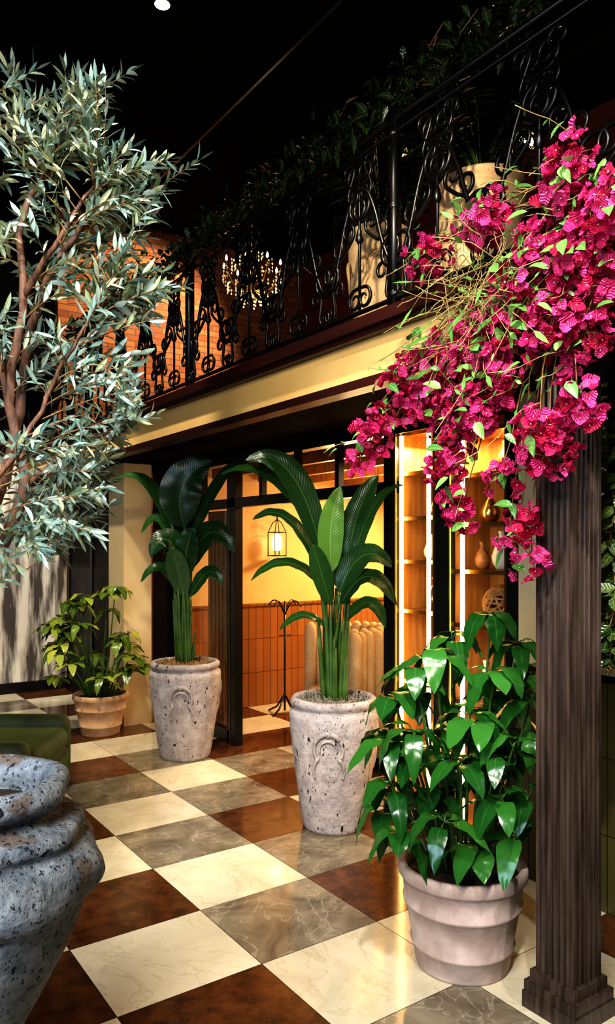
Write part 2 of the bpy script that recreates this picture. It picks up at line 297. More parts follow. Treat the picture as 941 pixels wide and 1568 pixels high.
def pane(m,x,y0,y1,z0,z1): m.add([(x,y0,z0),(x,y1,z0),(x,y1,z1),(x,y0,z1)],[(0,1,2,3)],"glass")
g=MB(); pane(g,F+.03,5.76,6.74,.12,2.04); pane(g,F+.03,3.68,6.74,2.12,2.42); g.build("window_2",smooth=False)
d=MB(); d.box((3.25,5.77,.02),(3.29,6.30,2.03),"slat_wood")
for k in range(7): d.box((3.235,5.79+.072*k,.1),(3.25,5.83+.072*k,1.95),"slat_wood")
d.box((3.225,5.79,.9),(3.235,5.81,1.3),"brass"); d.build("door_1",smooth=False)
boxobj("wall_facade_upper",(F,-3.2,1.10),(F+.08,2.60,2.5),"cream_wall")
boxobj("wall_facade_wainscot",(F-.02,-3.2,0),(F+.08,2.60,1.07),"wainscot_olive")
boxobj("trim_facade_cap",(F-.03,-3.2,1.07),(F+.08,2.60,1.10),"dark_wood")
# ---------------------------------------------------------------- display cabinet
cab=empty("display_cabinet")
k=MB(); 
for y0,y1 in ((3.10,3.22),(2.60,2.68)): k.box((F,y0,0),(F+.05,y1,2.5),mt)
k.box((F,2.60,2.42),(F+.05,3.58,2.5),mt); k.box((F,2.60,0),(F+.05,3.58,.10),mt)
k.box((F+.38,2.60,0),(F+.42,3.58,2.5),"gold_wood"); k.box((F+.05,2.60,0),(F+.38,2.63,2.5),"gold_wood"); k.box((F+.05,3.565,0),(F+.38,3.58,2.5),"gold_wood"); k.box((F+.05,3.13,0),(F+.38,3.16,2.5),"gold_wood"); k.box((F+.05,2.63,.0),(F+.38,3.565,.10),"gold_wood")
for y0,y1 in ((2.68,3.10),(3.22,3.57)):
    k.box((F-.006,y0,.10),(F+.004,y0+.010,2.42),"brass"); k.box((F-.006,y1-.010,.10),(F+.004,y1,2.42),"brass"); k.box((F-.006,y0,2.41),(F+.004,y1,2.42),"brass"); k.box((F-.006,y0,.10),(F+.004,y1,.11),"brass")
k.build("carcass",cab,smooth=False)
k=MB()
for z in (.45,.80,1.24,1.55,1.82,2.1,2.35): k.box((F+.06,2.63,z),(F+.37,3.13,z+.02),"slat_wood"); k.box((F+.06,3.16,z+.05),(F+.37,3.565,z+.07),"slat_wood"); k.box((F+.052,3.16,z+.048),(F+.06,3.565,z+.072),"brass"); k.box((F+.052,2.63,z-.002),(F+.06,3.13,z+.022),"brass")
k.build("shelves",cab,smooth=False)
k=MB()
for y in (3.548,3.305,3.03): k.box((F+.030,y-.012,.12),(F+.042,y+.012,2.4),"led")
k.build("led_strips",cab,smooth=False)
k=MB(); pane(k,F+.015,2.68,3.10,.1,2.42); pane(k,F+.015,3.22,3.57,.1,2.42); k.build("glass_doors",cab,smooth=False)
k=MB()
c0=Vec((F+.2,2.88,1.26+.117))
for j in range(26):
    ax=Vec((U(-1,1),U(-1,1),U(-1,1))).normalized(); u=ax.orthogonal().normalized(); w_=ax.cross(u); k.tube([c0+(u*math.cos(a*.314)+w_*math.sin(a*.314))*.105 for a in range(21)],.008,"wicker",5)
def vase(x,y,z,h,r,mat): k.lathe([(r*.5,0),(r*.9,h*.15),(r,h*.35),(r*.7,h*.6),(r*.3,h*.78),(r*.3,h*.9),(r*.42,h)],(x,y,z),mat,20)
for (y,z,h,r,mm) in ((2.75,1.57,.2,.05,"brass"),(2.88,1.57,.22,.06,"ceramic_white"),(3.03,1.57,.16,.045,"wicker"),(2.78,1.84,.2,.05,"ceramic_white"),(2.97,1.84,.18,.06,"brass"),(2.8,.82,.2,.06,"brass"),(3.0,.82,.22,.05,"ceramic_white"),(3.3,1.62,.18,.05,"brass"),(3.45,1.62,.16,.05,"ceramic_white"),(3.4,.87,.2,.06,"wicker"),(3.4,1.89,.16,.05,"brass"),(2.85,.47,.25,.07,"wicker"),(2.85,2.12,.18,.06,"wicker"),(3.38,.52,.2,.06,"brass"),(3.42,1.31,.2,.06,"brass")): vase(F+.2,y,z+.002,h,r,mm)
k.build("ornaments",cab)
# ---------------------------------------------------------------- fluted column
def column(name,cx,cy,w,top,mat="column_wood"):
    m=MB(); sec=[]
    h=w/2
    side=[(-h,0)]
    nf=5; mg=.014; gw=(w-2*mg)/nf
    for i in range(nf):
        s0=-h+mg+i*gw; 
        for q,dp in ((.08,0),(.16,.008),(.5,.014),(.84,.008),(.92,0)): side.append((s0+gw*q,dp))
    for a in range(4):
        ca,sa=math.cos(a*math.pi/2),math.sin(a*math.pi/2)
        for (u,dp) in side:
            x,y=u,-(h-dp); sec.append((x*ca-y*sa,x*sa+y*ca))
    n=len(sec); vs=[(cx+x,cy+y,z) for z in (.14,top-.1) for x,y in sec]
    m.add(vs,[(i,(i+1)%n,n+(i+1)%n,n+i) for i in range(n)],mat)
    for r_,z0,z1 in ((h+.035,0,.06),(h+.03,.06,.10),(h+.015,.10,.14),(h+.012,top-.12,top-.09),(h+.025,top-.09,top-.05),(h+.045,top-.05,top)): m.box((cx-r_,cy-r_,z0),(cx+r_,cy+r_,z1),mat)
    return m.build(name,smooth=False)
column("fluted_column",2.36,1.72,.162,2.464)
column("fluted_column",2.70,1.60,.10,2.5-.001,"dark_wood")
# ---------------------------------------------------------------- railing
rl=MB(); RXp=2.35; iron="wrought_iron"
def yz(y,z,dx=0): return Vec((RXp+dx,y,z))
def scroll(cy,cz,st,r0,turns,ang,flip=1,c=False,rad=.008,bow=1.2,r1=.28):
    # wrought scroll: a bowed shank of length 2*st that coils up at both ends
    def half(sg):
        x=y=0; t=0; o=[]; n=8
        for i in range(n):
            t+=bow*st/n; x+=math.sin(t*(sg if c else 1))*st/n*sg; y+=math.cos(t)*st/n*sg; o.append((x,y))
        tot=turns*2*math.pi; m=int(26*turns)
        for i in range(m):
            r=r0*(1-(1-r1)*i/m); dt=tot/m; t+=dt; x+=math.sin(t*(sg if c else 1))*r*dt*sg; y+=math.cos(t)*r*dt*sg; o.append((x,y))
        return o
    P=half(-1)[::-1]+[(0,0)]+half(1); ca,sa=math.cos(ang),math.sin(ang); n=len(P)
    rl.tube([yz(cy+flip*(p[0]*ca-p[1]*sa),cz+(p[0]*sa+p[1]*ca)) for p in P],[rad*(.55+.45*min(1,min(i,n-1-i)/14)) for i in range(n)],iron,6)
posts=[.48,2.666,4.837,7.0,9.1]
for i,y in enumerate(posts):
    rl.box((RXp-.024,y-.024,2.785),(RXp+.024,y+.024,3.76),iron); rl.lathe([(.03,0),(.03,.02),(.012,.03),(.03,.06),(.012,.095),(.001,.1)],(RXp,y,3.76),iron,12)
    for z in (2.87,3.28,3.62): rl.lathe([(.03,0),(.036,.015),(.03,.03)],(RXp,y,z),iron,10)
rl.box((RXp-.018,-1,3.70),(RXp+.018,9.1,3.715),iron); rl.box((RXp-.008,-1,3.645),(RXp+.008,9.1,3.655),iron); rl.box((RXp-.012,-1,2.86),(RXp+.012,9.1,2.875),iron)
y=-.78
while y<9:
    for fl_ in (1,-1):
        yy=y+.18+.135*fl_
        scroll(yy-.01*fl_,3.25,.20,.088,1.35,-.25,fl_,rad=.012)
        scroll(yy+.04*fl_,3.22,.05,.052,1.2,.9,-fl_,c=True,rad=.009)
        scroll(yy-.075*fl_,2.97,.05,.048,1.1,.2,fl_,rad=.009)
        scroll(yy+.07*fl_,3.53,.05,.048,1.1,.5,-fl_,rad=.009)
    scroll(y-.0912,3.50,.04,.06,1.2,1.57,1,c=True,rad=.009); scroll(y-.0912,2.99,.04,.055,1.2,-1.57,1,c=True,rad=.009)
    rl.tube([yz(y-.0912,2.87),yz(y-.0912,3.65)],.008,iron,6)
    rl.lathe([(.003,0),(.022,.03),(.014,.07),(.002,.1)],(RXp,y-.09,3.2),iron,8)
    y+=.5425
rl.build("balcony_railing")
gl=MB()
for i in range(3400):
    y=U(-.9,7.5); p=yz(y,3.72+abs(random.gauss(0,.08)),U(-.1,.08)); dr=Vec((U(-1,1),U(-1,1),U(-.5,.9))).normalized(); L=U(.04,.09)
    gl.leafb(p,p+dr*L*.5+ZV*.01,p+dr*L-ZV*.015,L*.5,"leaf_dark",seg=3,across=1,nrm=(U(-.5,.5),U(-.5,.5),1))
for i in range(46):
    y=U(-.9,7.5); P=[yz(y,3.75)]
    for j in range(7): P.append(P[-1]+Vec((U(-.03,.03),U(-.09,.09),U(-.04,.07))))
    gl.tube(P,.003,"twig",4)
gl.build("ivy_garland")
# ---------------------------------------------------------------- planters
def tallprof(R,H):
    return [(R*.68,0),(R*.70,.02),(R*.72,.05*H),(R*.80,.25*H),(R*.90,.5*H),(R*.975,.72*H),(R*1.0,.86*H),(R*.985,.90*H),(R*.90,.915*H),(R*.89,.93*H),(R*.95,.945*H),(R*.97,.965*H),(R*.96,.985*H),(R*.92,H),(R*.84,H),(R*.80,.97*H),(R*.78,.90*H)]
def relief(m,c,R,H,ang,mat):
    prof=tallprof(R,H)
    def rad(z):
        for (r0,z0),(r1,z1) in zip(prof[:7],prof[1:7]):
            if z0<=z<=z1: return r0+(r1-r0)*(z-z0)/(z1-z0)
        return R
    def on(s,z,off=.004): 
        r=rad(z)+off; a=ang+s/r; return Vec(c)+Vec((r*math.cos(a),r*math.sin(a),z))
    P=[]
    for i in range(29):
        t=math.pi*(i/28*1.5-.25); P.append(on(.085*math.cos(t),.66*H+.085*math.sin(t)*1.15))
    m.tube(P,[.007+.009*math.sin(math.pi*i/28) for i in range(29)],mat,8)
    P=[]
    for i in range(21):
        t=math.pi*(i/20*1.2-.1); P.append(on(.052*math.cos(t),.66*H+.052*math.sin(t)*1.1))
    m.tube(P,[.004+.007*math.sin(math.pi*i/20) for i in range(21)],mat,8)
    for s in (-1,1):
        P=[on(s*(.062+.03*math.sin(i*.3)),.60*H-.016*i) for i in range(9)]; m.tube(P,[.013-.001*i for i in range(9)],mat,8)
    m.tube([on(0,.80*H),on(0,.775*H),on(0,.75*H)],[.008,.016,.006],mat,8)
def mosstop(m,c,R,z,mat,n=420):
    m.lathe([(.02,.02),(R*.5,.018),(R,0)],(c[0],c[1],z),mat,24)
    for i in range(n):
        a=U(0,6.283); r=R*math.sqrt(rnd())*.97; p=Vec((c[0]+r*math.cos(a),c[1]+r*math.sin(a),z+.01)); d_=Vec((U(-1,1),U(-1,1),0))*.045
        m.tube([p,p+d_*.5+ZV*U(.01,.04),p+d_+ZV*U(-.01,.02)],.0022,mat,3)
def bez(P0,P1,P2,n=10): return [Vec(P0)*(1-t)**2+Vec(P1)*2*t*(1-t)+Vec(P2)*t*t for t in [i/n for i in range(n+1)]]
def bird(name,cx,cy,R,H,leaves,moss):
    e=empty(name); m=MB(); m.lathe(tallprof(R,H),(cx,cy,0),"travertine",72)
    face=math.atan2(-cy,-cx)
    for q in (0,1,2): relief(m,(cx,cy,0),R,H,face-.12+q*2.094,"travertine")
    m.build("planter",e); m=MB(); mosstop(m,(cx,cy),R*.82,H*.955,moss); m.build("moss",e)
    m=MB(); C=Vec((cx,cy,0))
    def L(p,dd=0): return C+RV*p[0]+FV*(p[2] if len(p)>2 else dd)+ZV*p[1]
    for i,(a,b,c_,W,dd,br,up) in enumerate(leaves):
        P0=L(a,dd*.3);P1=L(b,dd*.8);P2=L(c_,dd)
        s0=C+RV*(a[0]*.25+U(-.05,.05))+FV*(dd*.15+U(-.04,.04))+ZV*(H*.95)
        mid=Vec(((s0.x*.7+P0.x*.3),(s0.y*.7+P0.y*.3),(s0.z+P0.z)/2))
        m.tube(bez(s0,mid,P0,9),[.021-.0013*k for k in range(10)],"stem_green",7)
        n=(ZV*up[1]-FV*up[0]+RV*up[2])
        m.leafb(P0,P1,P2,W,"leaf_banana_bright" if br else "leaf_banana",nrm=n,fold=.28,seg=18,shape=(.8,.62),wave=.022,across=3,curl=.18)
    for k in range(12):
        a=U(0,6.28); s0=C+Vec((.06*math.cos(a),.06*math.sin(a),H*.95)); tp=C+Vec((.10*math.cos(a),.10*math.sin(a),H+U(.25,.65)))
        m.tube(bez(s0,s0.lerp(tp,.5),tp,6),[.018,.017,.015,.013,.011,.008,.003],"stem_green",6)
    m.build("foliage",e); return e
Lv2=[((-.07,1.63),(-.22,2.36),(-.53,2.22),.17,-.10,0,(1,.5,0)),
((-.01,1.55),(-.05,1.85),(.04,2.07),.16,-.05,1,(1,.1,.15)),
((.09,1.62),(.12,1.95),(.27,2.14),.17,-.03,0,(1,.2,-.5)),
((.1,1.55),(.2,2.05),(.41,2.07),.11,-.14,0,(.6,1,0)),
((.03,1.42),(.16,1.80),(.34,1.58),.17,-.15,0,(1,.8,0)),
((-.06,1.45),(-.28,1.74),(-.50,1.50),.12,-.1,0,(.5,1,0)),
((-.04,1.2),(-.18,1.38),(-.33,1.2),.09,-.1,0,(.5,1,0)),
((-.07,1.75),(-.38,2.32),(-.70,2.15),.12,.05,0,(.7,1,0)),
((-.1,1.6),(-.28,2.02),(-.48,1.86),.13,-.2,0,(.6,1,0)),
((.04,1.35),(.2,1.7),(.36,1.36),.14,-.2,0,(.8,1,0)),
((.02,1.45),(.05,1.75),(.1,1.95),.15,.1,0,(1,.1,.3)),
((-.02,1.35),(-.1,1.62),(-.13,1.72),.13,-.15,0,(1,.3,.2)),
((.06,1.25),(.24,1.5),(.3,1.22),.11,-.15,0,(.8,1,0))]
Lv1=[((.0,1.86),(-.12,2.28),(.24,2.38),.34,-.15,0,(1,.2,.1)),
((-.1,1.8),(-.28,2.42),(-.58,2.26),.12,.05,0,(.8,1,0)),
((.06,1.75),(.32,2.5),(.60,2.38),.13,-.1,0,(.8,1,0)),
((.02,1.45),(-.12,1.98),(-.24,1.62),.22,-.2,0,(1,.7,0)),
((.02,1.5),(.2,2.05),(.42,1.66),.22,-.15,0,(1,.6,0)),
((-.05,1.35),(-.18,1.7),(-.34,1.42),.12,-.1,0,(.8,1,0)),
((.05,1.3),(.22,1.65),(.32,1.4),.13,-.15,0,(1,.8,0)),
((-.05,1.65),(-.2,2.15),(-.38,1.82),.14,.1,0,(.8,1,0)),
((0,1.6),(.0,1.95),(.12,2.15),.17,.1,0,(1,.2,-.2)),
((0,1.45),(.03,1.75),(.1,1.85),.2,-.2,0,(1,.3,0)),
((.0,1.3),(-.05,1.6),(-.08,1.7),.18,-.18,0,(1,.3,0))]
bird("potted_bird_of_paradise",2.68,5.60,.29,.775,Lv1,"straw")
bird("potted_bird_of_paradise",2.76,3.69,.272,.79,Lv2,"grey_moss")
def potprof(R,H,rb): return [(rb,0),(rb+.006,.012),(rb+(R-rb)*.18,.2*H),(rb+(R-rb)*.2+.008,.22*H),(rb+(R-rb)*.24+.008,.245*H),(rb+(R-rb)*.26,.265*H),(rb+(R-rb)*.58,.6*H),(rb+(R-rb)*.62+.008,.62*H),(rb+(R-rb)*.64+.008,.645*H),(rb+(R-rb)*.65,.66*H),(R*.935,.86*H),(R*.975,.875*H),(R,.9*H),(R,.97*H),(R*.98,H),(R*.9,H),(R*.87,.96*H),(R*.85,.85*H)]
def schef(name,cx,cy,R,H,rb,potmat,lmat,crowns,LL,LW,nl,zmin=0,skip=None,dro=(.55,1.0),lift=.16):
    e=empty(name); m=MB(); m.lathe(potprof(R,H,rb),(cx,cy,0),potmat,64); m.build("pot",e)
    m=MB(); m.lathe([(.01,.01),(R*.86,0)],(cx,cy,H*.9),"soil",24); m.build("soil",e)
    m=MB(); C=Vec((cx,cy,0))
    for (l,d_,z) in crowns:
        T=C+RV*l+FV*d_+ZV*z; s0=C+RV*(l*.3)+FV*(d_*.3)+ZV*H*.9
        ctl=Vec((s0.x*.5+T.x*.5,s0.y*.5+T.y*.5,max(z,H+.2)+.1 if z<H+.25 else (H+z)/2)); 
        m.tube(bez(s0,ctl,T,9),[.009-.0005*k for k in range(10)],"stem_green",6)
        ph=U(0,6)
        for k in range(nl):
            a=ph+6.283*k/nl+U(-.25,.25); dr=Vec((math.cos(a),math.sin(a),0)); L=LL*U(.75,1.15); pl=U(.03,.07)
            b0=T+dr*pl*.4+ZV*U(-.02,.03); dn=U(*dro)
            P1=b0+dr*L*.42+ZV*L*lift; P2=b0+dr*L*(1.15-.6*dn)*U(.8,1.1)-ZV*L*dn
            if P2.z<zmin: P2.z=zmin+.02
            if skip and (skip(P2) or skip(P1)): continue
            m.tube([T,b0],.003,"stem_green",4)
            m.leafb(b0,P1,P2,LW*U(.8,1.15),lmat,nrm=ZV+dr*.9,fold=.2,seg=9,shape=(.85,.66),wave=.05,across=2,curl=.18)
    m.build("foliage",e); return e
cr=[]
for (l,d_,z) in ((.12,0,1.42),(-.02,.1,1.31),(.24,.05,1.30),(-.2,-.05,1.20),(.1,-.12,1.2),(-.28,0,1.08),(.28,-.02,1.08),(0,-.15,1.05),(.18,.1,1.1),(-.15,.12,1.1),(-.22,-.15,.98),(.16,-.2,.95),(.28,.1,.9),(-.05,-.22,.88),(-.28,.1,.9),(-.3,-.1,.75),(.1,-.25,.75),(.24,-.12,.72),(-.12,-.25,.66),(.16,-.22,.6),(-.26,-.12,.56),(.02,-.2,.55),(0,.15,.8),(.28,0,.56),(-.3,.1,.6),(.22,.2,1.0),(-.02,0,.95),(.12,.1,.7),(.05,-.2,1.0),(-.1,0,.7),(.2,0,.85),(-.2,0,.85),(.26,.05,1.18),(-.12,-.05,1.26),(-.3,-.05,.92),(.08,-.24,.88)): cr.append((l,d_,z))
schef("potted_schefflera",2.285,2.175,.262,.415,.185,"terracotta_pale","leaf_schefflera",cr,.185,.085,6,.12,skip=lambda p:(p.y<1.86 and p.x>2.2) or p.x>3.1,dro=(.35,.95))
cr=[(U(-.36,.36),U(-.2,.12),z) for z in [1.32,1.28,1.25,1.2,1.15,1.1,1.05,1.0,.97,.95,.9,.86,.82,.8,.76,.72,.7,.66,.62,.6,.56,.52,.5,.48,.9,1.0,.8]]
cr=[(l*(1.15 if z<1.1 else .7)-.03,d_,z) for l,d_,z in cr]
schef("potted_schefflera",2.37,6.72,.25,.37,.165,"terracotta","leaf_schefflera_yellow",cr,.18,.085,8,.10,skip=lambda p:p.y>6.82 and p.x>2.6,dro=(.1,.7),lift=.2)
# ---------------------------------------------------------------- blue stone urn
e=empty("stone_urn"); m=MB()
prof=[(.15,0),(.18,.03),(.18,.07),(.12,.11),(.10,.17),(.115,.24),(.155,.32),(.20,.40),(.235,.47),(.268,.53),(.295,.60),(.312,.655),(.312,.67),(.33,.68),(.350,.70),(.362,.735),(.362,.77),(.352,.80),(.333,.825),(.308,.838),(.300,.85),(.312,.872),(.302,.895),(.265,.905),(.232,.912),(.215,.925),(.218,.940),(.245,.950),(.264,.968),(.272,.99),(.264,1.012),(.245,1.026),(.222,1.026),(.200,1.01),(.186,.98),(.185,.93),(.0001,.90)]
pz=[]
for (r0,z0),(r1,z1) in zip(prof,prof[1:]):
    n=max(1,int(math.hypot(r1-r0,z1-z0)/.012)) if r1>.001 else 1
    for i in range(n): pz.append((r0+(r1-r0)*i/n,z0+(z1-z0)*i/n))
pz.append(prof[-1])
def gad(a,z):
    if .66<z<.90: return 1+.034*math.sin(7*a+z*24)*min(1,(z-.66)*20,(.9-z)*20+.2)
    if z>.93 : return 1+.028*math.sin(6*a+z*20)
    return 1+.008*math.sin(5*a+z*6)
m.lathe(pz,(.455,2.363,0),"blue_lava_stone",168,gad); m.build("urn_body",e); 
m=MB(); m.lathe([(.01,.012),(.180,0)],(.455,2.363,.935),"soil",24); m.build("soil",e)
# ---------------------------------------------------------------- green velvet armchair
e=empty("velvet_armchair")
def rbox(name,c,s,mat,parent,bev,rotz=0,seg=5,tilt=0):
    o=boxobj(name,(-s[0]/2,-s[1]/2,-s[2]/2),(s[0]/2,s[1]/2,s[2]/2),mat,parent); o.location=c; o.rotation_euler=(tilt,0,rotz)
    b=o.modifiers.new("b","BEVEL"); b.width=bev; b.segments=seg
    for p in o.data.polygons: p.use_smooth=True
    return o
ac=V(-2.10,4.85,0); rz=-.6
def A(x,y,z):
    c_,s_=math.cos(rz),math.sin(rz); return Vec((ac.x+x*c_-y*s_,ac.y+x*s_+y*c_,z))
rbox("base",A(0,0,.2),(.9,.85,.28),"velvet_green",e,.05,rz); rbox("seat_cushion",A(.05,-.03,.40),(.86,.66,.16),"velvet_green",e,.07,rz)
rbox("arm_left",A(0,-.38,.31),(.9,.16,.46),"velvet_green",e,.075,rz); rbox("arm_right",A(0,.38,.31),(.9,.16,.46),"velvet_green",e,.075,rz); rbox("back",A(-.4,0,.46),(.2,.9,.72),"velvet_green",e,.09,rz)
for i,(x,y) in enumerate(((.38,.36),(.38,-.36),(-.38,.36),(-.38,-.36))): m=MB(); p=A(x,y,0); m.lathe([(.015,0),(.025,.08)],p,"dark_wood",12); m.build("leg_%d"%(i+1),e)
# ---------------------------------------------------------------- olive tree
e=empty("olive_tree"); m=MB(); po=V(-1.72,3.05,0); m.lathe(tallprof(.23,.55),po,"travertine",48); m.build("planter",e); m=MB(); m.lathe([(.01,.01),(.19,0)],(po.x,po.y,.52),"soil",20); m.build("soil",e)
m=MB(); D=3.0
def T(l,z,dd=0): return V(l,D+dd,z)
def smooth(P,n=6):
    o=[]
    P=[P[0]]+P+[P[-1]]
    for i in range(1,len(P)-2):
        for k in range(n):
            t=k/n; o.append(.5*((2*P[i])+(P[i+1]-P[i-1])*t+(2*P[i-1]-5*P[i]+4*P[i+1]-P[i+2])*t*t+(3*P[i]-P[i-1]-3*P[i+1]+P[i+2])*t**3))
    o.append(P[-2]); return o
trunks=[[(-1.72,.5,.05),(-1.55,1.1,0),(-1.28,1.6,0),(-1.12,1.95,0),(-1.19,2.27,0),(-1.13,2.7,0),(-1.16,3.0,.05),(-1.08,3.25,.1)],
[(-1.72,.5,.05),(-1.5,1.3,.1),(-1.26,2.0,.15),(-1.18,2.5,.15),(-1.05,2.85,.1),(-.9,3.05,.1)],
[(-1.55,1.1,0),(-1.3,1.75,-.15),(-1.05,2.1,-.2),(-.9,2.4,-.2),(-.78,2.6,-.2)],
[(-1.19,2.27,0),(-1.25,2.8,-.1),(-1.3,3.15,0)],[(-1.12,1.95,0),(-.95,2.1,.05),(-.75,2.2,.1)],[(-1.13,2.7,0),(-.95,2.9,-.1),(-.82,3.1,-.1)]]
spine=[]
for i,tr in enumerate(trunks):
    P=smooth([T(l,z,d_) for l,z,d_ in tr]); n=len(P); r0=.032 if i<2 else .015
    P=[p+Vec((U(-.008,.008),U(-.008,.008),0)) for p in P]
    m.tube(P,[r0*(1-.7*k/n) for k in range(n)],"bark_red",9); spine+= [(p,k/n) for k,p in enumerate(P) if p.z>1.75]
m.build("trunk",e)
# crown outline: (height, rightmost reach) in metres at 3 m from the tripod
ymax=[(100,80),(130,175),(170,145),(210,140),(240,270),(280,245),(320,240),(360,230),(400,245),(440,265),(500,230),(560,205),(625,220),(700,175),(770,165),(820,145),(850,50),(880,10)]
def xm(y):
    for (a,xa),(b,xb) in zip(ymax,ymax[1:]):
        if a<=y<=b: return xa+(xb-xa)*(y-a)/(b-a)
    return 0
m=MB()
def twig(base,tip,warm,n=None):
    ax=(tip-base); L=ax.length; up=ZV*(.12*L) ; ctl=base.lerp(tip,.5)+up+Vec((U(-.04,.04),U(-.04,.04),0)); P=bez(base,ctl,tip,10)
    m.tube(P,[.0035-.00025*k for k in range(11)],"twig",4)
    n=n or max(5,int(L/.034))
    for i in range(n):
        t=.15+.85*(i+.5)/n; p=base*(1-t)**2+ctl*2*t*(1-t)+tip*t*t; tg=((ctl-base)*(1-t)+(tip-ctl)*t).normalized()
        o=tg.orthogonal().normalized(); o2=tg.cross(o); a=i*1.5708*1.1+U(-.5,.5)
        for s_ in (0,math.pi):
            sd=o*math.cos(a+s_)+o2*math.sin(a+s_); dr=(tg*U(.3,1.1)+sd+ZV*U(-.25,.25)).normalized(); LL=U(.055,.10)*(1-.25*t)
            m.leafb(p,p+dr*LL*.5+tg*U(0,.02),p+dr*LL+tg*.012+ZV*U(-.025,.012),LL*.26,"leaf_olive_warmlit" if rnd()<warm else "leaf_olive",nrm=tg+ZV*.3+Vec((U(-.6,.6),U(-.6,.6),0)),seg=4,across=1,fold=.22,shape=(.9,.65))
    dr=(tip-ctl).normalized(); m.leafb(tip,tip+dr*.035,tip+dr*.07,.016,"leaf_olive",seg=3,across=1)
cnt=0
while cnt<285:
    y=U(100,875); mx_=xm(y); x=U(-110,mx_)
    if rnd()<.22: x=mx_-abs(random.gauss(0,18))
    d_=U(-.38,.4); sc=(D+d_)/1151; l=(x-470)*sc; z=1.7+(838-y)*sc
    tip=T(l,z,d_)
    best=min(spine,key=lambda s:(s[0]-tip).length+max(0,s[0].z-tip.z+.05)*1.2)[0]
    v=tip-best; Ln=v.length
    if Ln<.12: continue
    if Ln>.42:
        st=tip-v.normalized()*.40; m.tube(bez(best,best.lerp(st,.5)+ZV*.03,st,5),[.008,.007,.006,.005,.0045,.004],"bark_red",5)
    else: st=best
    st=st-ZV*.03
    twig(st,tip,.6 if y<450 else .2); cnt+=1  # upper twigs take more of the leaf colour with warm light painted in
for (x,y) in ((200,122),(305,245),(282,436),(240,630),(172,700),(180,768),(152,818),(55,108),(110,118),(255,300),(20,880)):
    tip=T((x-470)/384.,1.7+(838-y)/384.,U(-.05,.05)); twig(tip+Vec((0,0,-.1))-RV*U(.2,.3)-ZV*U(0,.1),tip,.2)
m.build("foliage",e)
# ---------------------------------------------------------------- bougainvillea
e=empty("bougainvillea_hanging_plant"); 
m=MB(); pb=Vec((2.66,1.45,2.785)); m.lathe(potprof(.2,.3,.15),pb,"terracotta",40); m.build("pot",e); m=MB(); m.lathe([(.01,.01),(.16,0)],pb+ZV*.27,"soil",20); m.build("soil",e)
CL=[(1.54,2.886,11),(1.475,2.756,10),(1.5,2.95,8),(1.41,2.87,8),(1.40,2.66,9),(1.42,2.52,9),(1.36,2.76,7),(1.845,2.91,8),(1.98,2.948,10),(1.93,2.86,7),(2.27,2.889,7),(2.2,2.87,4),(1.645,2.725,9),(1.51,2.618,11),(1.7,2.62,7),(1.92,2.572,10),(1.62,2.517,13),(1.59,2.378,13),(1.66,2.43,11),(1.49,2.398,11),(1.56,2.46,9),(2.07,2.483,9),(2.35,2.447,9),(2.27,2.285,10),(2.2,2.4,8),(1.94,2.331,12),(2.0,2.4,9),(1.88,2.24,10),(2.5,2.235,9),(2.42,2.3,6),(2.65,2.108,8),(2.58,2.17,5),(2.07,2.178,10),(2.0,2.22,9),(1.94,2.185,12),(2.07,2.025,8),(2.12,2.09,6),(1.565,2.132,10),(1.63,2.08,9),(1.62,2.006,7),(1.5,2.16,6),(1.78,1.812,4),(2.07,1.873,6),(1.753,1.672,4),(1.81,1.955,6),(2.07,1.81,3),(1.78,1.74,3),(1.8,2.33,8),(1.8,2.5,5),(2.15,2.28,7),(2.36,2.36,6),(1.56,2.80,7),(1.58,2.65,7),(1.86,2.43,6)]
src=Vec((2.5,1.6,2.95)); m=MB(); tw=MB(); lf=MB()
def flower(c,s,mat,ctr):
    ax=(c-ctr).normalized()*1.0+Vec((U(-1.1,.2),U(-.6,.6),U(-.5,.6))); ax=ax.normalized(); o=ax.orthogonal().normalized(); o2=ax.cross(o); ph=U(0,6); rr=rnd()
    for k in range(3):
        a=ph+2.094*k; sd=o*math.cos(a)+o2*math.sin(a); L=s*U(.85,1.2)
        m.leafb(c,c+sd*L*.5+ax*L*U(.3,.6),c+sd*L*U(.7,1.1)+ax*L*U(.2,.9),L*1.05,mat,nrm=ax-sd*.5,fold=.28,seg=6,across=2,shape=(.66,.52),wave=.10,r=min(1,max(0,rr+U(-.25,.25))))
    m.tube([c,c+ax*s*.45],.0016,"ceramic_white",4)
